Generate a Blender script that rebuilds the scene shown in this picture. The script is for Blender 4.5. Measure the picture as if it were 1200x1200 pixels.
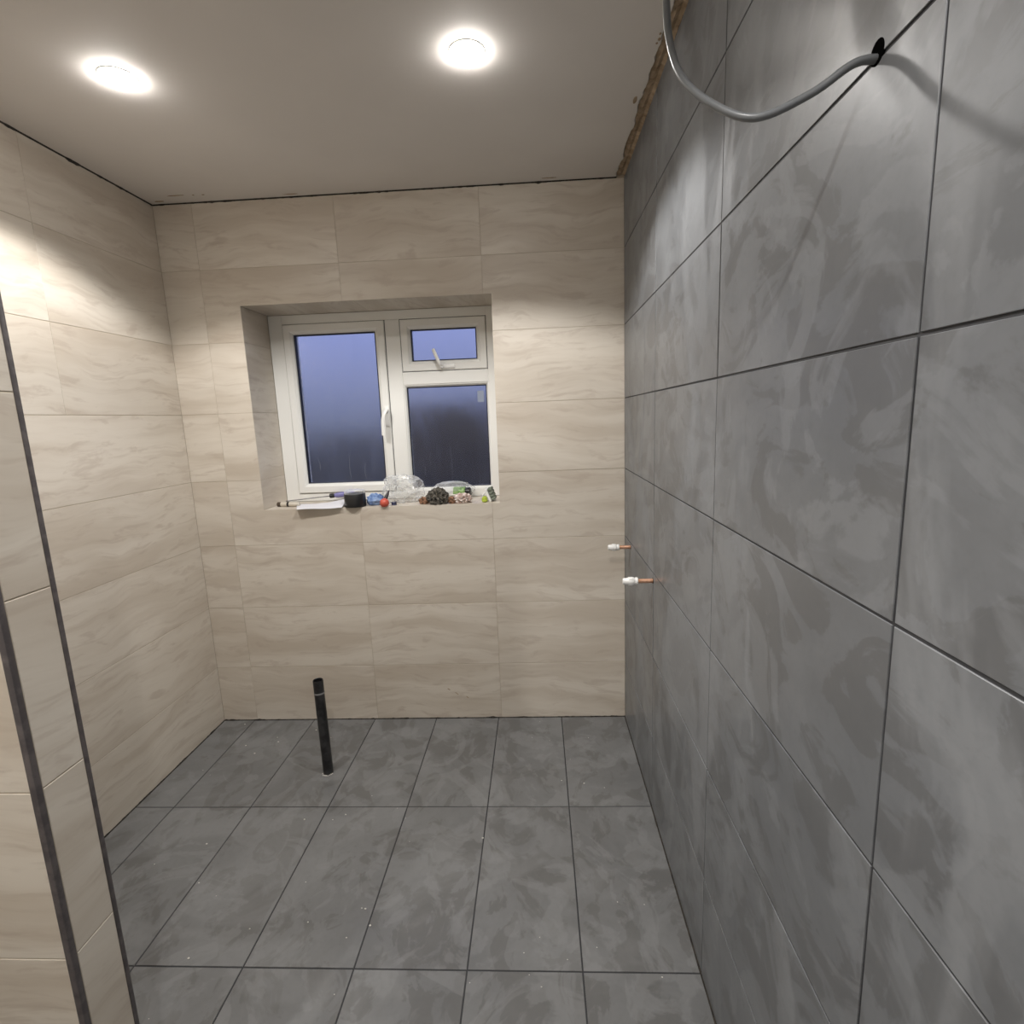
import bpy, bmesh, math, random
from mathutils import Vector, Matrix, noise

random.seed(7)
for o in list(bpy.data.objects):
    bpy.data.objects.remove(o)
scn = bpy.context.scene
COL = scn.collection

# ------------------------------------------------------------------ camera
cam_d = bpy.data.cameras.new('camera')
cam_d.sensor_fit = 'HORIZONTAL'; cam_d.sensor_width = 36.0
cam_d.lens = 632.2269 / 1200 * 36.0
cam_d.clip_start = 0.02
cam = bpy.data.objects.new('camera', cam_d)
cam.location = (-0.3775, -2.37, 1.4118)
cam.rotation_euler = tuple(math.radians(a) for a in (80.0965, 2.1643, 2.5516))
COL.objects.link(cam)
scn.camera = cam

# ------------------------------------------------------------------ world: dusk sky
wd = bpy.data.worlds.new('dusk'); scn.world = wd; wd.use_nodes = True
nt = wd.node_tree; nt.nodes.clear()
tc = nt.nodes.new('ShaderNodeTexCoord'); sp = nt.nodes.new('ShaderNodeSeparateXYZ')
rp = nt.nodes.new('ShaderNodeValToRGB'); bg = nt.nodes.new('ShaderNodeBackground')
wo = nt.nodes.new('ShaderNodeOutputWorld')
nt.links.new(tc.outputs['Generated'], sp.inputs[0]); nt.links.new(sp.outputs['Z'], rp.inputs[0])
e = rp.color_ramp.elements
e[0].position = 0.0; e[0].color = (0.14, 0.165, 0.27, 1)
e[1].position = 1.0; e[1].color = (0.20, 0.25, 0.52, 1)
k = e.new(0.22); k.color = (0.31, 0.36, 0.72, 1)
nt.links.new(rp.outputs[0], bg.inputs['Color']); nt.links.new(bg.outputs[0], wo.inputs['Surface'])
bg.inputs['Strength'].default_value = 1.0

# ------------------------------------------------------------------ exposure
vs = scn.view_settings
vs.view_transform = 'Standard'; vs.look = 'None'; vs.gamma = 1.0; vs.exposure = 0.22
vs.use_curve_mapping = False
LAMP_W = 34.0          # one ceiling downlight
LAMP_C = (1.0, 0.97, 0.938)

# ------------------------------------------------------------------ measured room (metres)
W, H, YR = 1.952, 2.3428, -3.2           # left wall at -W, ceiling, rear wall
ROWS = [0.0] + [0.2772 + 0.3 * i for i in range(7)] + [H]
WX0, WX1, WZ0, WZ1 = -1.629, -0.5511, 1.0405, 1.9262     # window opening
FY = 0.235                                # window frame face
PX, PY0, PY1 = -1.1526, -1.5732, -1.6699  # stub partition end and faces

# ------------------------------------------------------------------ materials
def mat(name, color=(.8, .8, .8), rough=.5, metal=0.0, **kw):
    m = bpy.data.materials.new(name); m.use_nodes = True
    b = m.node_tree.nodes['Principled BSDF']
    b.inputs['Base Color'].default_value = (*color, 1)
    b.inputs['Roughness'].default_value = rough
    b.inputs['Metallic'].default_value = metal
    for k_, v in kw.items():
        b.inputs[k_].default_value = v
    return m

class NG:
    """small helper for writing node graphs"""
    def __init__(s, m):
        s.t = m.node_tree; s.b = s.t.nodes['Principled BSDF']
    def n(s, kind, **kw):
        x = s.t.nodes.new(kind)
        for k_, v in kw.items():
            if k_ in x.inputs: x.inputs[k_].default_value = v
            else: setattr(x, k_, v)
        return x
    def l(s, a, b): s.t.links.new(a, b)
    def math(s, op, a, b=None, clamp=False):
        x = s.t.nodes.new('ShaderNodeMath'); x.operation = op; x.use_clamp = clamp
        for i, v in enumerate((a, b)):
            if v is None: continue
            if isinstance(v, (int, float)): x.inputs[i].default_value = v
            else: s.l(v, x.inputs[i])
        return x.outputs[0]
    def vmath(s, op, a, b):
        x = s.t.nodes.new('ShaderNodeVectorMath'); x.operation = op
        for i, v in enumerate((a, b)):
            if isinstance(v, tuple): x.inputs[i].default_value = v
            else: s.l(v, x.inputs[i])
        return x.outputs[0]
    def noise(s, vec, scale, detail=4, rough=.55, dist=0.0):
        x = s.t.nodes.new('ShaderNodeTexNoise')
        x.inputs['Scale'].default_value = scale; x.inputs['Detail'].default_value = detail
        x.inputs['Roughness'].default_value = rough; x.inputs['Distortion'].default_value = dist
        s.l(vec, x.inputs['Vector']); return x.outputs['Fac']
    def ramp(s, fac, lo, hi):
        x = s.t.nodes.new('ShaderNodeMapRange'); x.interpolation_type = 'SMOOTHSTEP'
        x.inputs['From Min'].default_value = lo; x.inputs['From Max'].default_value = hi
        s.l(fac, x.inputs['Value']); return x.outputs[0]
    def mix(s, fac, a, b):
        x = s.t.nodes.new('ShaderNodeMix'); x.data_type = 'RGBA'
        if isinstance(fac, (int, float)): x.inputs['Factor'].default_value = fac
        else: s.l(fac, x.inputs['Factor'])
        for i, v in ((6, a), (7, b)):
            if isinstance(v, tuple): x.inputs[i].default_value = (*v, 1)
            else: s.l(v, x.inputs[i])
        return x.outputs[2]
    def bump(s, h, strength, dist=.002):
        x = s.t.nodes.new('ShaderNodeBump'); x.inputs['Strength'].default_value = strength
        x.inputs['Distance'].default_value = dist
        s.l(h, x.inputs['Height']); s.l(x.outputs[0], s.b.inputs['Normal'])

def beige_tile():
    m = mat('beige_stone_tile', rough=.42); g = NG(m)
    tcn = g.n('ShaderNodeTexCoord'); oi = g.n('ShaderNodeObjectInfo')
    off = g.vmath('SCALE', (37.0, 91.0, 13.0), (0, 0, 0))
    sc = g.t.nodes[-1]; g.l(oi.outputs['Random'], sc.inputs['Scale'])
    v = g.vmath('ADD', tcn.outputs['Object'], off)
    warp = g.noise(v, 2.2, 3)
    wv = g.n('ShaderNodeCombineXYZ'); g.l(g.math('MULTIPLY', g.math('SUBTRACT', warp, .5), .16), wv.inputs['Y'])
    v2 = g.vmath('ADD', v, wv.outputs[0])
    broad = g.noise(g.vmath('MULTIPLY', v2, (1.3, 9.0, 1.0)), 1.0, 3)
    vein = g.noise(g.vmath('MULTIPLY', v2, (2.6, 34.0, 1.0)), 1.0, 4, .6)
    fine = g.noise(g.vmath('MULTIPLY', v2, (9.0, 130.0, 1.0)), 1.0, 3)
    dash = g.noise(g.vmath('MULTIPLY', v2, (7.0, 26.0, 1.0)), 1.0, 4, .6, .4)
    c = g.mix(g.ramp(broad, .35, .68), (.66, .605, .525), (.53, .465, .385))
    c = g.mix(g.math('MULTIPLY', g.ramp(vein, .54, .70), .38), c, (.42, .345, .275))
    c = g.mix(g.math('MULTIPLY', g.ramp(dash, .53, .68), .46), c, (.44, .365, .30))
    c = g.mix(g.math('MULTIPLY', g.ramp(fine, .5, .7), .12), c, (.44, .37, .30))
    tone = g.math('MULTIPLY', g.math('SUBTRACT', oi.outputs['Random'], .5), .10)
    c2 = g.mix(g.math('ADD', tone, .05, True), c, (.78, .74, .67))
    g.l(c2, g.b.inputs['Base Color'])
    g.bump(fine, .05)
    return m

def grey_tile(name, lo, hi, haze, amount):
    m = mat(name, rough=.45); g = NG(m)
    tcn = g.n('ShaderNodeTexCoord'); oi = g.n('ShaderNodeObjectInfo'); ge = g.n('ShaderNodeNewGeometry')
    off = g.vmath('SCALE', (53.0, 17.0, 71.0), (0, 0, 0))
    sc = g.t.nodes[-1]; g.l(oi.outputs['Random'], sc.inputs['Scale'])
    v = g.vmath('ADD', tcn.outputs['Object'], off)
    cloud = g.noise(v, 3.4, 6, .6, .5)
    pa = g.noise(g.vmath('MULTIPLY', v, (1.0, 1.35, 1.0)), 5.2, 6, .60, 1.4)
    pb = g.noise(g.vmath('ADD', v, (9.0, 4.0, 2.0)), 4.2, 5, .55, 2.2)
    fine = g.noise(v, 60.0, 4, .6)
    c = g.mix(g.ramp(cloud, .3, .72), lo, hi)
    # trowelled look of the glaze: darker patches with ragged edges
    c = g.mix(g.math('MULTIPLY', g.ramp(pa, .505, .56), .52), c, tuple(x * .70 for x in (lo[0] * 1.04, lo[1], lo[2] * .95)))
    c = g.mix(g.math('MULTIPLY', g.ramp(pb, .52, .585), .42), c, tuple(x * 1.22 for x in hi))
    # dried grout haze wiped over the joints, in world space so that it crosses tiles
    p = ge.outputs['Position']
    sw = g.noise(g.vmath('MULTIPLY', p, (2.4, 3.4, 1.5)), 1.0, 4, .55, 1.3)
    h = g.math('MULTIPLY', g.ramp(sw, .50, .64), amount)
    c = g.mix(h, c, haze)
    c = g.mix(g.math('MULTIPLY', g.ramp(fine, .45, .75), .12), c, tuple(x * .6 for x in lo))
    g.l(c, g.b.inputs['Base Color'])
    r = g.math('ADD', g.math('MULTIPLY', g.ramp(sw, .45, .65), .16), .33)
    g.l(r, g.b.inputs['Roughness'])
    hh = g.math('ADD', g.math('MULTIPLY', fine, .4), g.math('MULTIPLY', sw, 1.0))
    g.bump(hh, .07)
    return m

def plaster(name, c1, c2, scale=3.0, rough=.7, b=.1):
    m = mat(name, rough=rough); g = NG(m)
    ge = g.n('ShaderNodeNewGeometry')
    n1 = g.noise(ge.outputs['Position'], scale, 5); n2 = g.noise(ge.outputs['Position'], scale * 25, 3)
    g.l(g.mix(g.ramp(n1, .3, .7), c1, c2), g.b.inputs['Base Color']); g.bump(n2, b)
    return m

def glass_mat():
    m = mat('obscure_glass', (.90, .93, .95), .30, IOR=1.45); g = NG(m)
    g.b.inputs['Transmission Weight'].default_value = 1.0
    g.b.inputs['Specular IOR Level'].default_value = .5
    ge = g.n('ShaderNodeNewGeometry')
    sm = g.noise(g.vmath('MULTIPLY', ge.outputs['Position'], (9, 9, 3.5)), 1.0, 4, .6, .5)
    g.l(g.math('ADD', g.math('MULTIPLY', g.ramp(sm, .35, .75), .10), .17), g.b.inputs['Roughness'])
    dr = g.noise(g.vmath('MULTIPLY', ge.outputs['Position'], (60, 60, 3.0)), 1.0, 4, .6)
    g.l(g.mix(g.math('MULTIPLY', g.ramp(dr, .5, .8), .25), (.90, .93, .96), (.76, .78, .80)), g.b.inputs['Base Color'])
    return m

def film_mat():
    m = bpy.data.materials.new('clear_plastic_film'); m.use_nodes = True
    t = m.node_tree; t.nodes.clear()
    o = t.nodes.new('ShaderNodeOutputMaterial'); mx = t.nodes.new('ShaderNodeMixShader')
    tr = t.nodes.new('ShaderNodeBsdfTransparent'); p = t.nodes.new('ShaderNodeBsdfPrincipled')
    p.inputs['Base Color'].default_value = (.80, .82, .82, 1); p.inputs['Roughness'].default_value = .18
    lw = t.nodes.new('ShaderNodeLayerWeight'); lw.inputs['Blend'].default_value = .45
    mr = t.nodes.new('ShaderNodeMapRange'); mr.inputs['To Min'].default_value = .14; mr.inputs['To Max'].default_value = .8
    t.links.new(lw.outputs['Facing'], mr.inputs['Value']); t.links.new(mr.outputs[0], mx.inputs[0])
    t.links.new(tr.outputs[0], mx.inputs[1]); t.links.new(p.outputs[0], mx.inputs[2]); t.links.new(mx.outputs[0], o.inputs[0])
    return m

def mottled(name, c1, c2, scale=60, rough=.6):
    m = mat(name, rough=rough); g = NG(m); t_ = g.n('ShaderNodeTexCoord')
    n1 = g.noise(t_.outputs['Object'], scale, 4)
    g.l(g.mix(g.ramp(n1, .38, .62), c1, c2), g.b.inputs['Base Color']); g.bump(n1, .2)
    return m

def emit(name, color, strength):
    m = mat(name, (.9, .9, .9), .4)
    b = m.node_tree.nodes['Principled BSDF']
    b.inputs['Emission Color'].default_value = (*color, 1); b.inputs['Emission Strength'].default_value = strength
    return m

M = dict(
    beige=beige_tile(),
    wallgrey=grey_tile('grey_wall_tile', (.131, .138, .147), (.178, .187, .198), (.248, .258, .270), .48),
    floorgrey=grey_tile('grey_floor_tile', (.145, .148, .150), (.190, .194, .196), (.242, .246, .248), .35),
    grout_dark=plaster('dark_grout', (.030, .031, .035), (.045, .046, .05), 8),
    grout_beige=plaster('beige_grout', (.42, .36, .28), (.50, .44, .35), 8),
    plaster=plaster('white_ceiling_plaster', (.70, .665, .63), (.74, .705, .67), 2.0, .75, .05),
    raw=plaster('raw_plaster_edge', (.30, .22, .14), (.52, .40, .28), 30, .9, .8),
    render=plaster('wall_render', (.50, .46, .40), (.56, .52, .46), 4),
    upvc=mat('white_upvc', (.80, .80, .77), .3),
    gasket=mat('gasket_and_gap_shade', (.010, .012, .025), .5),
    glass=glass_mat(),
    trim=mottled('brushed_grey_trim', (.075, .066, .068), (.12, .105, .105), 40, .45),
    gap=plaster('dark_joint', (.012, .011, .010), (.05, .042, .034), 40, .9, .6),
    cable=mat('grey_cable_sheath', (.17, .18, .19), .34),
    black=mat('black_plastic', (.012, .012, .013), .35),
    pipe=mottled('black_waste_pipe', (.008, .008, .009), (.035, .035, .036), 25, .38),
    bore=mat('pipe_bore', (.03, .03, .03), .6),
    copper=mottled('copper', (.80, .47, .32), (.62, .33, .20), 50, .38),
    white=mat('white_plastic', (.82, .82, .80), .35),
    paper=mat('white_paper', (.80, .80, .83), .7),
    bluecloth=mottled('blue_cloth', (.11, .19, .40), (.30, .42, .66), 35, .8),
    purple=mat('violet_blue_handle', (.20, .19, .42), .3),
    steel=mat('steel', (.22, .22, .22), .35, .9),
    red=mat('red_plastic', (.62, .11, .07), .4),
    navy=mat('navy_plastic', (.02, .025, .07), .35),
    film=film_mat(),
    green=mottled('green_label', (.13, .26, .07), (.30, .46, .17), 60, .4),
    wad=mottled('grey_wad', (.035, .033, .028), (.16, .145, .12), 90, .9),
    brown=mottled('brown_bits', (.10, .05, .025), (.32, .17, .10), 120, .7),
    pinkfilm=mottled('pinkish_wrapper', (.46, .33, .28), (.72, .64, .60), 70, .25),
    lime=mat('lime_plastic', (.42, .52, .06), .4),
    bristle=mottled('grey_green_bristle', (.12, .145, .115), (.22, .25, .20), 150, .9),
    crumb=mat('pale_crumb', (.62, .60, .56), .8),
    soil=plaster('garden_soil', (.040, .040, .024), (.058, .056, .032), .3, .95),
    lens=emit('lamp_lens', (1.0, .955, .905), 70.0),
)
NG(M['copper']).b.inputs['Metallic'].default_value = .65

# ------------------------------------------------------------------ helpers
def link(name, me, m, parent=None):
    o = bpy.data.objects.new(name, me)
    if m is not None:
        if not me.materials: me.materials.append(m)
    if parent is not None: o.parent = parent
    COL.objects.link(o)
    return o

def from_bm(name, bm, m, parent=None, smooth=False):
    bmesh.ops.recalc_face_normals(bm, faces=bm.faces)
    me = bpy.data.meshes.new(name); bm.to_mesh(me); bm.free()
    if smooth:
        for p in me.polygons: p.use_smooth = True
        try: me.set_sharp_from_angle(angle=math.radians(40))
        except Exception: pass
    return link(name, me, m, parent)

def box(bm, x0, x1, y0, y1, z0, z1, bev=0.0):
    r = bmesh.ops.create_cube(bm, size=1.0)
    vs_ = r['verts']
    for v in vs_:
        v.co = Vector(((x0 + x1) / 2 + v.co.x * (x1 - x0), (y0 + y1) / 2 + v.co.y * (y1 - y0), (z0 + z1) / 2 + v.co.z * (z1 - z0)))
    if bev:
        es = list({e_ for v in vs_ for e_ in v.link_edges})
        bmesh.ops.bevel(bm, geom=es, offset=bev, segments=2, affect='EDGES', profile=.5)
    return vs_

def loft(bm, loops, close=False, cap0=False, cap1=False):
    rows = [[bm.verts.new(p) for p in lp] for lp in loops]
    n = len(rows[0])
    for i in range(len(rows) - (0 if close else 1)):
        a, b = rows[i], rows[(i + 1) % len(rows)]
        for j in range(n):
            bm.faces.new((a[j], a[(j + 1) % n], b[(j + 1) % n], b[j]))
    if cap0: bm.faces.new(rows[0])
    if cap1: bm.faces.new(rows[-1][::-1])
    return rows

def lathe(bm, prof, seg=24, mtx=None, cap0=True, cap1=True, close=False):
    mtx = mtx or Matrix.Identity(4)
    loops = []
    for r, z in prof:
        loops.append([mtx @ Vector((r * math.cos(2 * math.pi * j / seg), r * math.sin(2 * math.pi * j / seg), z)) for j in range(seg)])
    loft(bm, loops, close, cap0 and not close, cap1 and not close)

def aim(p, d):
    """matrix taking local +Z to direction d at point p"""
    return Matrix.Translation(Vector(p)) @ Vector(d).normalized().to_track_quat('Z', 'Y').to_matrix().to_4x4()

def catmull(pts, n=10):
    P = [Vector(p) for p in pts]; P = [2 * P[0] - P[1]] + P + [2 * P[-1] - P[-2]]
    out = []
    for i in range(1, len(P) - 2):
        for s in range(n):
            t = s / n
            out.append(.5 * ((2 * P[i]) + (P[i + 1] - P[i - 1]) * t + (2 * P[i - 1] - 5 * P[i] + 4 * P[i + 1] - P[i + 2]) * t * t
                             + (3 * P[i] - P[i - 1] - 3 * P[i + 1] + P[i + 2]) * t ** 3))
    out.append(P[-2]); return out

def sweep(bm, pts, rx, ry=None, seg=12):
    ry = ry or rx
    up = Vector((0, 0, 1)); loops = []
    u = None
    for i, p in enumerate(pts):
        d = (pts[min(i + 1, len(pts) - 1)] - pts[max(i - 1, 0)]).normalized()
        if u is None:
            u = d.cross(up).normalized()
        u = (u - d * u.dot(d)).normalized(); w = d.cross(u)
        loops.append([p + u * rx * math.cos(2 * math.pi * j / seg) + w * ry * math.sin(2 * math.pi * j / seg) for j in range(seg)])
    loft(bm, loops, False, True, True)

def empty(name, loc, rot=None):
    o = bpy.data.objects.new(name, None); o.empty_display_size = .05
    o.location = loc
    if rot: o.rotation_euler = rot
    COL.objects.link(o); return o

def struct(o): o['kind'] = 'structure'; return o
def tag(o, label, cat, group=None):
    o['label'] = label; o['category'] = cat
    if group: o['group'] = group
    return o

# ---- tiles: local x along the width, y up, z out of the surface
_tiles = {}
def tile_mesh(w, h, t, bev, m):
    key = (round(w, 4), round(h, 4), t, bev, m.name)
    if key in _tiles: return _tiles[key]
    bm = bmesh.new(); a, b = w / 2, h / 2
    R_ = lambda i, z: [(-a + i, -b + i, z), (a - i, -b + i, z), (a - i, b - i, z), (-a + i, b - i, z)]
    loft(bm, [R_(0, -t), R_(0, -bev), R_(bev, 0)], False, True, True)
    bmesh.ops.recalc_face_normals(bm, faces=bm.faces)
    me = bpy.data.meshes.new('tile'); bm.to_mesh(me); bm.free(); me.materials.append(m)
    _tiles[key] = me; return me

def cut_tile_mesh(u0, u1, v0, v1, hole, t, m):
    """tile rect with a rectangular bite taken out (window corner tiles)"""
    cu, cv = (u0 + u1) / 2, (v0 + v1) / 2
    us = sorted({u0, u1} | {x for x in hole[:2] if u0 < x < u1}); vv = sorted({v0, v1} | {x for x in hole[2:] if v0 < x < v1})
    bm = bmesh.new(); V = {}
    def vert(a, b):
        if (a, b) not in V: V[(a, b)] = bm.verts.new((a - cu, b - cv, 0))
        return V[(a, b)]
    for i in range(len(us) - 1):
        for j in range(len(vv) - 1):
            mu, mv = (us[i] + us[i + 1]) / 2, (vv[j] + vv[j + 1]) / 2
            if hole[0] < mu < hole[1] and hole[2] < mv < hole[3]: continue
            bm.faces.new((vert(us[i], vv[j]), vert(us[i + 1], vv[j]), vert(us[i + 1], vv[j + 1]), vert(us[i], vv[j + 1])))
    fs = bm.faces[:]
    if not fs: bm.free(); return None
    r = bmesh.ops.extrude_face_region(bm, geom=fs)
    for v in r['geom']:
        if isinstance(v, bmesh.types.BMVert): v.co.z -= t
    bmesh.ops.recalc_face_normals(bm, faces=bm.faces)
    me = bpy.data.meshes.new('tile'); bm.to_mesh(me); bm.free(); me.materials.append(m); return me

def tiling(parent, name, origin, U, V, us, vv, joint, t, m, hole=None, bev=.0006, dz=.0, ju=None):
    """tiles between the lines us x vv on a plane through origin with axes U, V; outward normal U x V"""
    U, V = Vector(U), Vector(V); N = U.cross(V); O = Vector(origin)
    R_ = Matrix((U, V, N)).transposed().to_4x4()
    j = joint / 2; i = (joint if ju is None else ju) / 2
    for a in range(len(us) - 1):
        for b in range(len(vv) - 1):
            u0, u1, v0, v1 = us[a] + i, us[a + 1] - i, vv[b] + j, vv[b + 1] - j
            if u1 - u0 < .004 or v1 - v0 < .004: continue
            me = None
            if hole and u0 < hole[1] and u1 > hole[0] and v0 < hole[3] and v1 > hole[2]:
                me = cut_tile_mesh(u0, u1, v0, v1, hole, t, m)
                if me is None: continue
            else:
                me = tile_mesh(u1 - u0, v1 - v0, t, bev, m)
            o = bpy.data.objects.new(name, me)
            lift = random.uniform(-1, 1) * dz
            o.matrix_world = Matrix.Translation(O + U * (u0 + u1) / 2 + V * (v0 + v1) / 2 + N * lift) @ R_
            o.parent = parent
            COL.objects.link(o)

# ------------------------------------------------------------------ structure
TK = .10
def slab(name, m, *b):
    bm = bmesh.new()
    for q in b: box(bm, *q)
    return struct(from_bm(name, bm, m))

TB, TG = .0012, .0018       # tile proud of the grout: beige, grey
floor = slab('floor', M['grout_dark'], (-W - TK, TK, YR - TK, .3, -.1, -TG))
wall_right = slab('wall_right', M['grout_dark'], (TG, TK, YR, .0, -TG, H + .05))
wall_left = slab('wall_left', M['grout_beige'], (-W - TK, -W - TB, YR, .0, -TG, H + .02))
wall_rear = slab('wall_rear', M['render'], (-W - TK, TK, YR - TK, YR, -TG, H + .02))
wy0, wy1 = TB, .30
wall_back = slab('wall_back', M['grout_beige'],
                 (-W - TK, WX0 - TB, wy0, wy1, -TG, H + .05), (WX1 + TB, TK, wy0, wy1, -TG, H + .05),
                 (WX0 - TB, WX1 + TB, wy0, wy1, -TG, WZ0 - TB), (WX0 - TB, WX1 + TB, wy0, wy1, WZ1 + TB, H + .05))
part = slab('wall_partition', M['grout_beige'], (-W - TB, PX - TB, PY1 + TB, PY0 - TB, -TG, H))

# grey tiles on right wall: plane x=0, normal -x  (U = -y, V = z  ->  U x V = -x)
ycols = [0, .6, 1.2, 1.8, 2.4, 3.0, 3.2]
tiling(wall_right, 'grey_wall_tile', (0, 0, 0), (0, -1, 0), (0, 0, 1), ycols, ROWS, .0042, TG, M['wallgrey'], dz=.0003)
# floor tiles: normal +z
tiling(floor, 'grey_floor_tile', (0, 0, 0), (0, -1, 0), (1, 0, 0), ycols, [-W, -1.8, -1.5, -1.2, -.9, -.6, -.3, 0], .0042, TG, M['floorgrey'], dz=.0002)
# back wall: normal -y (U = +x, V = z -> U x V = -y)
bcols = [-W, -1.7856, -1.1856, -.5856, 0]
brow = ROWS[:]; brow[-1] = H - .003
tiling(wall_back, 'beige_wall_tile', (0, 0, 0), (1, 0, 0), (0, 0, 1), bcols, brow, .0022, TB, M['beige'], hole=(WX0, WX1, WZ0, WZ1), dz=.0002, ju=.0014)
# left wall: normal +x (U = +y, V = z)
tiling(wall_left, 'beige_wall_tile', (-W, 0, 0), (0, 1, 0), (0, 0, 1), [PY0, -1.2, -.6, 0], brow[5:], .0022, TB, M['beige'], dz=.00005, ju=.0006)
tiling(wall_left, 'beige_wall_tile', (-W, 0, 0), (0, 1, 0), (0, 0, 1), [PY0, -.82, 0], brow[:6], .0022, TB, M['beige'], dz=.00005, ju=.0006)
tiling(wall_left, 'beige_wall_tile', (-W, 0, 0), (0, 1, 0), (0, 0, 1), [YR, -2.87, -2.27, PY1], brow, .0022, TB, M['beige'], dz=.0002)
# stub partition: room side, shower side and end
tiling(part, 'beige_wall_tile', (0, PY1, 0), (1, 0, 0), (0, 0, 1), [-W, PX - .608, PX - .008], brow, .0024, TB, M['beige'])
tiling(part, 'beige_wall_tile', (0, PY0, 0), (-1, 0, 0), (0, 0, 1), [-PX + .008, -PX + .608, W], brow, .0024, TB, M['beige'])
tiling(part, 'beige_wall_tile', (PX, 0, 0), (0, 1, 0), (0, 0, 1), [PY1 + .0108, PY0 - .0088], brow, .0024, TB, M['beige'])
# window reveal tiles: left side, right side, head, sill
rw = [WZ0, 1.1772, 1.4772, 1.7772, WZ1]
tiling(wall_back, 'reveal_tile', (WX0, 0, 0), (0, 1, 0), (0, 0, 1), [.002, FY], rw, .002, TB, M['beige'])
tiling(wall_back, 'reveal_tile', (WX1, 0, 0), (0, -1, 0), (0, 0, 1), [-FY, -.002], rw, .002, TB, M['beige'])
tiling(wall_back, 'reveal_tile', (0, 0, WZ1), (0, 1, 0), (1, 0, 0), [.002, FY], [WX0, -1.140, WX1], .002, TB, M['beige'])
tiling(wall_back, 'sill_tile', (0, 0, WZ0), (0, -1, 0), (1, 0, 0), [-FY, -.0], [WX0, -1.1856, -.5856, WX1], .002, TB, M['beige'])

# ------------------------------------------------------------------ edge trims of the partition (quarter-round bars)
def corner_bar(name, x0, x1, y0, y1):
    bm = bmesh.new(); box(bm, x0, x1, y0, y1, 0, H, .0028)
    return struct(from_bm(name, bm, M['trim'], smooth=True))
corner_bar('trim_1', PX - .011, PX + .0008, PY1 - .0008, PY1 + .011)
corner_bar('trim_2', PX - .011, PX + .0008, PY0 - .009, PY0 + .0008)

# ------------------------------------------------------------------ ceiling with a broken plaster edge on the right
def jag(y):
    return -.034 + .007 * noise.noise(Vector((y * 9, 3.1, 0))) + .006 * noise.noise(Vector((y * 31, 1.7, 0))) + .003 * noise.noise(Vector((y * 90, 5, 0)))
bm = bmesh.new()
n = 360; rows_ = []
for i in range(n + 1):
    y = .0 + (YR - .0) * i / n
    x = jag(y)
    rows_.append([(-W - TK, y, H), (x, y, H), (x + .004, y, H + .011), (-W - TK, y, H + .011)])
loft(bm, rows_, False, True, True)
ceiling = struct(from_bm('ceiling', bm, M['plaster']))
slab('ceiling', M['render'], (-W - TK, TK, YR - TK, .3, H + .0505, H + .10))
# raw strip showing where the ceiling board stops short
bm = bmesh.new(); rows_ = []
for i in range(n + 1):
    y = YR * i / n
    f_ = lambda s: .0045 * noise.noise(Vector((y * 40, s * 7.3, 2))) + .003 * noise.noise(Vector((y * 110, s * 3.1, 8)))
    rows_.append([(-.046, y, H + .012), (-.030, y, H + .009 + f_(1)), (-.018, y, H + .004 + f_(2)), (-.008, y, H + .007 + f_(3)), (.0015, y, H + .001 + f_(4)), (.0015, y, H + .03), (-.046, y, H + .03)])
loft(bm, rows_, False, True, True)
struct(from_bm('trim_3', bm, M['raw']))
# ragged dark joint lines where tiles meet ceiling and floor
def ragged(name, p0, p1, out, z, base, amp, m, up=1, seed=0):
    bm = bmesh.new(); p0, p1, out = Vector(p0), Vector(p1), Vector(out); L = (p1 - p0).length; k_ = int(L / .008); rows_ = []
    for i in range(k_ + 1):
        p = p0.lerp(p1, i / k_); s = i * .008
        h = base + amp * max(0, noise.noise(Vector((s * 14, seed, 0))) + .6 * noise.noise(Vector((s * 60, seed, 4))))
        d = .0012 + .6 * h
        rows_.append([p, p + out * d, p + out * .0008 + Vector((0, 0, up * h)), p - out * .001 + Vector((0, 0, up * h))])
    loft(bm, rows_, False, True, True)
    return struct(from_bm(name, bm, m))
ragged('trim_4', (-W, -.0, 0), (0, -.0, 0), (0, -1, 0), 0, .0035, .006, M['gap'], 1, 1)
ragged('trim_5', (-W, 0, 0), (-W, PY0, 0), (1, 0, 0), 0, .0035, .006, M['gap'], 1, 2)
ragged('trim_6', (-W, 0, H), (-.03, 0, H), (0, -1, 0), 0, .0040, .006, M['gap'], -1, 3)
ragged('trim_7', (-W, 0, H), (-W, PY0, H), (1, 0, 0), 0, .0040, .008, M['gap'], -1, 4)
ragged('trim_8', (0, 0, 0), (0, YR, 0), (-1, 0, 0), 0, .0035, .0015, M['gap'], 1, 5)
# chips and nail marks in the ceiling plaster
def chip(x, y, rx, ry, sd):
    bm = bmesh.new(); k_ = 12
    lp = lambda s, z: [(x + s * rx * math.cos(2 * math.pi * j / k_) * (1 + .4 * noise.noise(Vector((j * .9, sd, 0)))), y + s * ry * math.sin(2 * math.pi * j / k_) * (1 + .4 * noise.noise(Vector((j * .9, sd, 5)))), z) for j in range(k_)]
    loft(bm, [lp(1, H + .0005), lp(1, H - .0006), lp(.6, H - .0012)], False, True, True)
    from_bm('plaster_chip', bm, M['raw'], ceiling)
for a in [(-.052, -.535, .006, .02, 1), (-.038, -.80, .004, .006, 2), (-.040, -.82, .003, .004, 3), (-.041, -.785, .003, .004, 4),
          (-1.80, -.075, .035, .004, 5), (-1.73, -.07, .004, .004, 6), (-1.69, -.068, .006, .003, 7), (-1.90, -.03, .02, .006, 8), (-1.35, -.025, .03, .004, 9),
          (-.30, -.03, .03, .004, 10)]:
    chip(*a)

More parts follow.
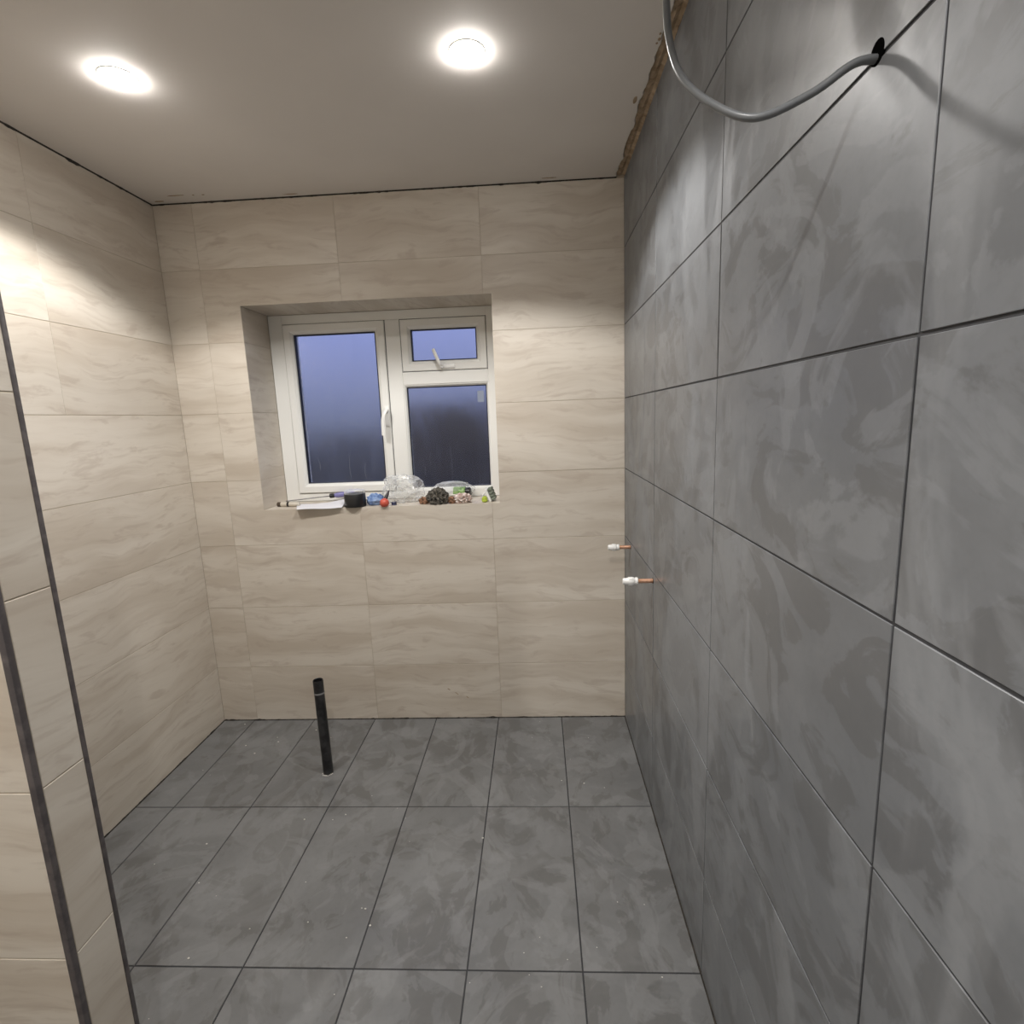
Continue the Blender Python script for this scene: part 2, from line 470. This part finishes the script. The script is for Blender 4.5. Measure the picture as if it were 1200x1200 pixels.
# garden ground outside the window
slab('ground', M['soil'], (-40, 40, .35, 90, -.5, -.2))
slab('wall_garden', plaster('garden_brick', (.085, .08, .07), (.13, .115, .095), 3, .95), (-2.45, 5.0, 6.0, 6.25, -.2, 1.66))

# ------------------------------------------------------------------ window (white plastic, casement + fanlight + fixed pane)
win = struct(empty('window_1', ((WX0 + WX1) / 2, FY, WZ0)))
wm = Matrix.Translation(win.location).inverted()
def ring(name, x0, x1, z0, z1, prof, m, parent, inv=wm):
    """mitred rectangular frame; prof is a closed list of (inset, y)"""
    bm = bmesh.new(); loops = []
    for d, y in prof:
        loops.append([inv @ Vector(p) for p in ((x0 + d, y, z0 + d), (x1 - d, y, z0 + d), (x1 - d, y, z1 - d), (x0 + d, y, z1 - d))])
    loft(bm, loops, True)
    return from_bm(name, bm, m, parent)
def wbox(name, q, m, parent, bev=.002):
    bm = bmesh.new(); box(bm, *q, bev); bm.transform(wm); return from_bm(name, bm, m, parent)
fx0, fx1, fz0, fz1 = WX0 + .001, WX1 - .001, WZ0 + .001, WZ1 - .001
# outer frame: slim bars of uneven sight width
bm = bmesh.new()
for q in ((fx0, -1.562, FY, .30, fz0, fz1), (-.598, fx1, FY, .30, fz0, fz1), (-1.562, -.598, FY, .30, 1.884, fz1), (-1.562, -.598, FY, .30, fz0, 1.080)):
    box(bm, *q, .0015)
bm.transform(wm); from_bm('outer_frame', bm, M['upvc'], win)
wbox('mullion', (-1.074, -1.004, FY, .30, 1.080, 1.884), M['upvc'], win, .003)
wbox('transom', (-1.004, -.598, FY, .30, 1.584, 1.643), M['upvc'], win, .003)
def sash(name, x0, x1, z0, z1, w, proud):
    y0 = FY - proud
    g_ = .0025
    s = ring(name, x0 + g_, x1 - g_, z0 + g_, z1 - g_, [(0, y0 + .004), (.003, y0), (w - .016, y0), (w - .004, y0 + .008), (w, y0 + .016), (w, .285), (0, .285)], M['upvc'], win)
    ring('gap_shade_ring', x0, x1, z0, z1, [(-.001, FY + .003), (.004, FY + .003), (.004, FY + .02), (-.001, FY + .02)], M['gasket'], s)  # black ring set into the sash gap to stand in for its shade
    a = w + g_
    ring('gasket', x0 + a - .0005, x1 - a + .0005, z0 + a - .0005, z1 - a + .0005, [(0, y0 + .013), (.004, y0 + .015), (.004, .262), (0, .262)], M['gasket'], s, wm)
    bm = bmesh.new(); box(bm, x0 + a, x1 - a, .252, .256, z0 + a, z1 - a); bm.transform(wm)
    from_bm('glass_pane', bm, M['glass'], s)
    return s
cas = sash('casement_sash', -1.562, -1.074, 1.080, 1.884, .047, .008)
fan = sash('fanlight_sash', -1.004, -.598, 1.643, 1.884, .047, .004)
bead = ring('glazing_bead', -1.004, -.598, 1.080, 1.584, [(0, FY + .004), (.004, FY + .004), (.012, FY + .014), (.012, .285), (0, .285)], M['upvc'], win)
ring('gasket', -.9925 - .0, -.6095, 1.0915, 1.5725, [(0, FY + .012), (.004, FY + .014), (.004, .262), (0, .262)], M['gasket'], bead)
bm = bmesh.new(); box(bm, -.992, -.610, .252, .256, 1.092, 1.572); bm.transform(wm); from_bm('glass_pane', bm, M['glass'], bead)
bm = bmesh.new(); box(bm, -.655, -.625, .2512, .252, 1.492, 1.545); bm.transform(wm); from_bm('sticker', bm, mat('pale_sticker', (.25, .29, .38), .6), bead)
# dried water streaks on the panes
for sh, x, z0_, z1_ in ((cas, -1.30, 1.135, 1.27), (cas, -1.225, 1.14, 1.22), (cas, -1.455, 1.19, 1.245), (bead, -.800, 1.095, 1.29), (bead, -.90, 1.20, 1.26), (bead, -.665, 1.10, 1.16), (bead, -.64, 1.11, 1.155), (bead, -.93, 1.15, 1.20)):
    bm = bmesh.new(); d_ = random.uniform(-.006, .006)
    pts_ = catmull([(x, .2518, z0_), (x + d_, .2518, (z0_ + z1_) / 2), (x - d_ * .5, .2518, z1_)], 5)
    sweep(bm, pts_, .0009, .0003, 6); bm.transform(wm); from_bm('water_streak', bm, M['film'], sh)
# casement handle: back plate, boss and downturned lever
hy = FY - .008
bm = bmesh.new(); box(bm, -1.100, -1.078, hy - .008, hy, 1.395, 1.49, .004)
lathe(bm, [(.010, 0), (.010, .018), (.007, .022)], 16, wm.inverted() @ wm @ aim((-1.089, hy - .006, 1.468), (0, -1, 0)))
sweep(bm, catmull([(-1.089, hy - .022, 1.468), (-1.095, hy - .034, 1.455), (-1.104, hy - .036, 1.42), (-1.106, hy - .036, 1.352)], 6), .011, .006, 10)
bm.transform(wm); from_bm('handle', bm, M['white'], cas, True)
# fanlight handle with its lever raised
fy_ = FY - .004
bm = bmesh.new(); box(bm, -.826, -.752, fy_ - .008, fy_, 1.653, 1.672, .004)
lathe(bm, [(.010, 0), (.010, .016), (.007, .02)], 16, aim((-.812, fy_ - .006, 1.662), (0, -1, 0)))
sweep(bm, catmull([(-.812, fy_ - .02, 1.662), (-.82, fy_ - .034, 1.675), (-.832, fy_ - .036, 1.705), (-.845, fy_ - .034, 1.738)], 6), .009, .006, 10)
bm.transform(wm); from_bm('handle', bm, M['white'], fan, True)

# ------------------------------------------------------------------ downlights (each lamp carries its own light)
def downlight(x, y, label):
    t = tag(empty('ceiling_downlight', (x, y, H)), label, 'ceiling light', 'recessed ceiling downlights')
    bm = bmesh.new(); lathe(bm, [(.042, -.002), (.044, -.003), (.0465, -.002), (.0475, 0), (.042, 0)], 40, close=True)
    from_bm('bezel', bm, M['white'], t, True)
    bm = bmesh.new(); lathe(bm, [(.0425, -.001), (.0425, -.006), (.038, -.013), (.028, -.018), (.015, -.021), (.004, -.0215)], 32)
    from_bm('lens', bm, M['lens'], t, True)
    ld = bpy.data.lights.new('lamp', 'SPOT'); ld.energy = LAMP_W; ld.color = LAMP_C
    ld.spot_size = math.radians(132); ld.spot_blend = .30; ld.shadow_soft_size = .022
    lo = bpy.data.objects.new('lamp', ld); lo.location = (0, 0, -.06); lo.parent = t; COL.objects.link(lo)
downlight(-1.4607, -.8065, 'glowing round downlight in the ceiling over the waste pipe, near the beige wall')
downlight(-.5283, -.8071, 'glowing round downlight in the ceiling nearest the grey tiled wall')
downlight(-1.4607, -2.42, 'round downlight in the ceiling on the room side of the stub partition')
downlight(-.5283, -2.42, 'round downlight in the ceiling over the hanging grey cable')

# ------------------------------------------------------------------ hanging cable with its hole in the tile
cb = tag(empty('electric_cable', (0, -1.6986, 1.7858)), 'thick grey cable looping out of a hole in the grey tiled wall', 'cable')
ci = Matrix.Translation(cb.location).inverted()
CAB = [(.006, -1.6945, 1.7785)]
CAB += [(-.0243, -1.696, 1.7743), (-.0637, -1.6872, 1.7525), (-.1197, -1.6782, 1.7364), (-.1597, -1.6515, 1.7663), (-.1855, -1.615, 1.8149),
        (-.1922, -1.5749, 1.8783), (-.1874, -1.5321, 1.9541), (-.172, -1.46, 2.10), (-.16, -1.41, 2.25), (-.158, -1.40, H + .004)]
bm = bmesh.new(); sweep(bm, catmull(CAB, 8), .0058, .0044, 14); bm.transform(ci)
from_bm('sheath', bm, M['cable'], cb, True)
bm = bmesh.new()     # hole rim sleeve, with a black disc painted in for the shade inside
mx = aim((.0, -1.6965, 1.7835), (-1, 0, 0))
lathe(bm, [(.0095, -.012), (.0105, .0012), (.0125, .0004), (.0125, -.012)], 20, mx, close=True)
lathe(bm, [(.0104, -.0015), (.0104, .0011)], 20, mx)
bm.transform(ci); from_bm('wall_hole', bm, mat('hole_shade_black', (.004, .004, .004), 1.0, **{'Specular IOR Level': 0.0}), cb)

# ------------------------------------------------------------------ waste pipe standing out of the floor
wp = tag(empty('waste_pipe', (-1.2774, -.399, 0)), 'black plastic waste pipe standing upright out of the grey floor', 'pipe')
bm = bmesh.new()
lathe(bm, [(.0175, -.002), (.0200, -.002), (.0200, .02), (.0197, .10), (.0203, .108), (.0199, .115), (.0199, .26), (.0204, .268), (.0199, .276), (.0199, .345), (.0199, .408), (.0188, .411), (.0168, .409), (.0165, .30), (.0165, .02)], 28, close=True)
from_bm('tube', bm, M['pipe'], wp, True)
bm = bmesh.new(); lathe(bm, [(.0202, .352), (.0212, .354), (.0212, .358), (.0202, .360)], 28, close=True)
from_bm('tape_ring', bm, mat('silvery_smear', (.20, .20, .20), .4), wp, True)
bm = bmesh.new(); lathe(bm, [(.001, .29), (.0166, .29), (.0166, .30), (.001, .30)], 20)
from_bm('pipe_bore', bm, M['bore'], wp)
bm = bmesh.new()
for j in range(9):
    a = -2.7 + j * .28; r = .0225 + random.uniform(-.001, .003)
    q = bmesh.ops.create_icosphere(bm, subdivisions=1, radius=random.uniform(.002, .0042))['verts']
    for v in q: v.co = Vector((v.co.x, v.co.y, v.co.z * .6)) + Vector((r * math.cos(a), r * math.sin(a), .0012))
from_bm('mortar_crumbs', bm, M['crumb'], wp)
wp.rotation_euler = (math.radians(.3), math.radians(-.35), 0)

# ------------------------------------------------------------------ capped copper pipes in the grey wall
def stub(y, z, L, cap, label):
    t = tag(empty('copper_pipe_stub', (0, y, z)), label, 'pipe', 'capped copper stubs in the grey wall')
    d = aim((0, 0, 0), (-1, 0, 0))
    bm = bmesh.new(); lathe(bm, [(.0075, -.001), (.0075, L - cap * .6)], 20, d); from_bm('copper_tube', bm, M['copper'], t, True)
    bm = bmesh.new(); a = L - cap
    lathe(bm, [(.0078, a), (.0120, a), (.0128, a + .003), (.0128, a + .007), (.0112, a + .009), (.0135, a + .012), (.0142, a + cap * .42), (.0142, a + cap * .62),
               (.0118, a + cap * .70), (.0112, a + cap * .93), (.0095, L)], 24, d)
    for j in range(8):
        an = math.pi / 4 * j
        vs_ = box(bm, -(a + cap * .62), -(a + cap * .34), -.0015, .0015, .0138, .0152)
        for v in vs_: v.co = Matrix.Rotation(an, 3, 'X') @ v.co
    from_bm('stop_end', bm, M['white'], t, True)
    bm = bmesh.new(); lathe(bm, [(.0078, -.001), (.0100, -.001), (.0100, .0008), (.0078, .0008)], 20, d, close=True); from_bm('hole_edge', bm, M['gap'], t)
stub(-.1524, .861, .094, .046, 'shorter copper pipe stub with white stop end beside the beige back wall')
stub(-.5901, .8503, .101, .050, 'copper pipe stub with white stop end at the grey tile joint crossing')

# ------------------------------------------------------------------ things lying on the window sill
SZ = WZ0
def crumple(name, c, s, m, seed, amp=.35, freq=2.2, sub=3, rot=0, parent=None, sharp=True):
    """crumpled lump: icosphere folded by ridged noise, flattened to rest on the sill"""
    bm = bmesh.new(); bmesh.ops.create_icosphere(bm, subdivisions=sub, radius=1)
    for v in bm.verts:
        p = v.co.normalized()
        k_ = 1 + amp * (1 - 2.4 * abs(noise.noise(p * freq + Vector((seed, 0, 0))))) + amp * .5 * noise.noise(p * freq * 2.7 + Vector((0, seed, 0)))
        q = p * k_ * .85
        v.co = Vector((q.x * s[0], q.y * s[1], max(q.z, -.75) * s[2]))
    zmin = min(v.co.z for v in bm.verts)
    for v in bm.verts: v.co.z -= zmin
    bm.transform(Matrix.Rotation(rot, 4, 'Z'))
    o = from_bm(name, bm, m, parent, smooth=not sharp)
    o.location = c
    return o

# sheet of paper hanging over the sill edge, one corner lifted
bm = bmesh.new(); nx, ny = 14, 10; G_ = []
A, B_, C_, D_ = Vector((-1.462, -.034, 0)), Vector((-1.262, -.018, 0)), Vector((-1.285, .150, 0)), Vector((-1.535, .135, 0))
for i in range(nx + 1):
    r_ = []
    for j in range(ny + 1):
        u, v = i / nx, j / ny
        p = A.lerp(B_, u).lerp(D_.lerp(C_, u), v)
        p.z = .0025 + .034 * max(0, u - .55) ** 1.5 * v * 2.2 + .0015 * math.sin(u * 7 + v * 3)
        r_.append(p)
    G_.append(r_)
top = [[bm.verts.new(p + Vector((0, 0, .0006))) for p in r_] for r_ in G_]; bot = [[bm.verts.new(p) for p in r_] for r_ in G_]
for i in range(nx):
    for j in range(ny):
        bm.faces.new((top[i][j], top[i + 1][j], top[i + 1][j + 1], top[i][j + 1])); bm.faces.new((bot[i][j], bot[i][j + 1], bot[i + 1][j + 1], bot[i + 1][j]))
for i in range(nx):
    for j, s in ((0, 1), (ny, -1)): bm.faces.new((bot[i][j], bot[i + 1][j], top[i + 1][j], top[i][j]))
for j in range(ny):
    for i in (0, nx): bm.faces.new((bot[i][j], bot[i][j + 1], top[i][j + 1], top[i][j]))
pp = from_bm('paper_sheet', bm, M['paper'], None, True); pp.location = (0, 0, SZ)
tag(pp, 'white sheet of paper on the window sill, hanging over its edge', 'paper')

# screwdriver: violet handle, dark collar, thin shaft
t = tag(empty('screwdriver', (-1.36, .19, SZ)), 'screwdriver with violet-blue handle and thin dark shaft on the sill', 'screwdriver')
i_ = Matrix.Translation(t.location).inverted()
P0, P1 = Vector((-1.590, .140, SZ + .018)), Vector((-1.395, .188, SZ + .030)); dd = (P1 - P0).normalized()
bm = bmesh.new(); lathe(bm, [(.0026, 0), (.0028, (P1 - P0).length)], 10, aim(P0, dd)); bm.transform(i_); from_bm('shaft', bm, M['steel'], t, True)
bm = bmesh.new(); lathe(bm, [(.006, 0), (.011, .004), (.011, .020), (.009, .024)], 16, aim(P1, dd)); bm.transform(i_); from_bm('collar', bm, M['black'], t, True)
bm = bmesh.new(); lathe(bm, [(.008, 0), (.0125, .012), (.0135, .04), (.0115, .06), (.0135, .085), (.008, .098)], 12, aim(P1 + dd * .023, dd)); bm.transform(i_); from_bm('handle', bm, M['purple'], t, True)
# short white marker at the left end of the sill
t = tag(empty('marker_pen', (-1.56, .09, SZ)), 'short white marker with dark ends beside the paper', 'pen')
i_ = Matrix.Translation(t.location).inverted(); P0 = Vector((-1.605, .085, SZ + .0115)); dd = Vector((.13, -.012, 0)).normalized()
bm = bmesh.new(); lathe(bm, [(.0105, .018), (.0110, .020), (.0110, .108), (.010, .110)], 16, aim(P0, dd)); bm.transform(i_); from_bm('barrel', bm, mat('bone_plastic', (.58, .54, .46), .5), t, True)
bm = bmesh.new(); lathe(bm, [(.009, .0), (.0112, .002), (.0112, .019)], 16, aim(P0, dd)); bm.transform(i_); from_bm('end_cap', bm, mat('dark_brown_plastic', (.07, .05, .035), .5), t, True)
bm = bmesh.new(); lathe(bm, [(.0113, .050), (.0113, .060)], 16, aim(P0, dd)); bm.transform(i_); from_bm('band', bm, M['black'], t, True)

# black round tub with a clear domed lid
t = tag(empty('round_tub', (-1.213, .026, SZ)), 'black round tub with a clear lid on the window sill', 'tub')
bm = bmesh.new(); lathe(bm, [(.042, 0), (.0475, .001), (.0480, .004), (.0480, .058), (.0465, .060), (.040, .060)], 36); from_bm('body', bm, M['black'], t, True)
bm = bmesh.new(); lathe(bm, [(.0455, .060), (.0455, .072), (.043, .075), (.030, .078), (.002, .079)], 36); from_bm('lid', bm, M['film'], t, True)

o = crumple('blue_cloth', (-1.130, .060, SZ), (.040, .040, .030), M['bluecloth'], 3.3, .32, 2.4); tag(o, 'crumpled blue cloth beside the black tub', 'cloth')
# red knob: ribbed cap with stalk
t = tag(empty('red_stopper', (-1.072, .008, SZ)), 'small red plastic stopper lying on the sill', 'stopper')
bm = bmesh.new(); lathe(bm, [(.004, -.002), (.017, .002), (.021, .010), (.020, .022), (.013, .031), (.004, .034)], 12, Matrix.Rotation(.35, 4, 'X') @ Matrix.Translation((0, 0, .003))); from_bm('cap_body', bm, M['red'], t, True)
bm = bmesh.new(); lathe(bm, [(.010, 0), (.006, .030), (.003, .045)], 10, aim((.0, .008, .028), (.35, .25, .8))); from_bm('spout', bm, mat('dark_spout', (.05, .04, .045), .5), t, True)
t = tag(empty('navy_screw_cap', (-1.036, .028, SZ)), 'tiny navy screw cap in front of the clear bag', 'cap')
bm = bmesh.new(); lathe(bm, [(.009, 0), (.0115, .001), (.0115, .013), (.0095, .016), (.003, .0165)], 14); from_bm('cap_body', bm, M['navy'], t)
bm = bmesh.new(); lathe(bm, [(.0116, .0), (.0122, .001), (.0122, .003), (.0116, .004)], 14, close=True); from_bm('rim', bm, M['navy'], t)
# clear crumpled bag
o = crumple('plastic_bag', (-1.010, .118, SZ), (.092, .062, .074), M['film'], 8.1, .34, 1.35, 4, .1); tag(o, 'crumpled clear plastic bag standing against the window mullion', 'bag')
crumple('bag_knot', (-.055, .01, .075), (.034, .026, .030), M['film'], 5.2, .4, 2.2, 3, 0, o)
# white tube in a clear sleeve with green label and black end
t = tag(empty('sealant_tube', (-.77, .185, SZ)), 'white tube with green label in a clear sleeve against the fixed pane', 'tube')
i_ = Matrix.Translation(t.location).inverted(); P0 = Vector((-.872, .198, SZ + .030)); dd = Vector((1, -.10, 0)).normalized(); mx = i_ @ aim(P0, dd)
bm = bmesh.new(); lathe(bm, [(.022, 0), (.0255, .002), (.0255, .120), (.024, .122)], 24, mx); from_bm('barrel', bm, M['white'], t, True)
bm = bmesh.new(); lathe(bm, [(.0258, .090), (.0262, .092), (.0262, .145), (.024, .147)], 24, mx); from_bm('label', bm, M['green'], t, True)
bm = bmesh.new(); lathe(bm, [(.022, .146), (.023, .148), (.023, .168), (.016, .172)], 20, mx); from_bm('end_cap', bm, M['black'], t, True)
bm = bmesh.new(); bmesh.ops.create_icosphere(bm, subdivisions=4, radius=1)
for v in bm.verts:
    p = v.co.normalized(); k_ = 1 + .12 * (1 - 2.5 * abs(noise.noise(p * 2.6)))
    v.co = Vector((p.x * .100, p.y * .034, max(p.z, -.85) * .040)) * k_ + Vector((-.020, .012, .040))
    v.co.y = min(v.co.y, .045); v.co.z = max(v.co.z, .001)
from_bm('sleeve', bm, M['film'], t, True)
# loose bits
o = crumple('brown_scrap', (-.900, .040, SZ), (.022, .018, .018), M['brown'], 1.7, .4, 2.6); tag(o, 'small brown and red scrap beside the clear bag', 'scrap')
o = crumple('red_scrap', (-.878, .098, SZ), (.018, .014, .026), mottled('red_white_scrap', (.45, .10, .09), (.72, .62, .58), 60), 2.9, .4, 2.4); tag(o, 'small red and white scrap behind the grey wad', 'scrap')
o = crumple('grey_wad', (-.834, .024, SZ), (.046, .032, .040), M['wad'], 6.6, .42, 2.8, 4); tag(o, 'dark grey crumpled wad of wire wool on the sill', 'wad')
t = tag(empty('tile_spacer_box', (-.765, .088, SZ), (0, 0, .25)), 'small white box behind the dark grey wad', 'box')
bm = bmesh.new(); box(bm, -.024, .024, -.012, .012, 0, .030, .002); from_bm('carton', bm, mat('off_white_card', (.70, .68, .58), .7), t)
bm = bmesh.new(); box(bm, -.0245, .0245, -.0125, .0125, .0300, .0325, .001); from_bm('lid', bm, mat('off_white_lid', (.74, .72, .62), .7), t)
o = crumple('brown_pebble', (-.770, .026, SZ), (.019, .016, .020), M['brown'], 9.4, .25, 1.8, 3); tag(o, 'small brown lump between the grey wad and pinkish wrapper', 'scrap')
o = crumple('pinkish_wrapper', (-.725, .040, SZ), (.042, .030, .024), M['pinkfilm'], 4.8, .42, 2.5, 4); tag(o, 'crumpled pinkish wrapper on the sill', 'wrapper')
o = None
t = tag(empty('lime_cap', (-.622, .035, SZ)), 'tiny lime green cap on the sill near the brush', 'cap')
bm = bmesh.new(); lathe(bm, [(.008, 0), (.012, .003), (.0135, .012), (.012, .022), (.006, .027), (.002, .028)], 16); from_bm('cap_body', bm, M['lime'], t, True)
bm = bmesh.new(); lathe(bm, [(.0120, .004), (.0142, .006), (.0142, .009), (.0130, .011)], 16, close=True); from_bm('rim', bm, M['lime'], t, True)
# brush leaning on the right reveal
t = tag(empty('scrubbing_brush', (-.590, .075, SZ), (0, math.radians(-20), math.radians(0))), 'small brush with white back and grey-green bristles leaning at the sill end', 'brush')
bm = bmesh.new(); box(bm, -.012, .0, -.035, .035, .002, .062, .003); from_bm('back', bm, M['white'], t)
for k_ in range(4):
    bm = bmesh.new(); z0_ = .005 + k_ * .0145
    box(bm, .0, .022, -.032, .032, z0_, z0_ + .0125, .003); from_bm('bristle_row', bm, M['bristle'], t)
bm = bmesh.new(); sweep(bm, catmull([(-.010, 0, .050), (-.030, 0, .040), (-.038, 0, .022), (-.028, 0, .012), (-.010, 0, .010)], 6), .007, .004, 10); from_bm('grip', bm, M['white'], t, True)
t.location = (-.590, .075, SZ + .0)

# ------------------------------------------------------------------ crumbs and specks scattered on the floor, uncountable
bm = bmesh.new()
for q in range(50):
    x = random.uniform(-1.85, -.05); y = random.uniform(-1.35, -.03)
    r = random.choice([.0012, .0015, .002, .003])
    vs_ = bmesh.ops.create_icosphere(bm, subdivisions=1, radius=r)['verts']
    for v in vs_: v.co = Vector((v.co.x * 1.3, v.co.y, v.co.z * .6)) + Vector((x, y, r * .5))
cr = from_bm('floor_crumbs', bm, M['crumb']); cr['kind'] = 'stuff'
tag(cr, 'pale grout crumbs scattered over the grey floor tiles', 'crumbs')
# dark scuffs chipped into the beige wall above the skirting line
for (x, z, a, l) in [(-.832, .150, -.6, .014), (-.795, .128, -.65, .018), (-.745, .108, -.7, .012)]:
    bm = bmesh.new(); box(bm, -l / 2, l / 2, -.0012, .0004, -.0018, .0018, .0004); bm.transform(Matrix.Translation((x, 0, z)) @ Matrix.Rotation(-a, 4, 'Y'))
    from_bm('scuff', bm, M['raw'], wall_back)
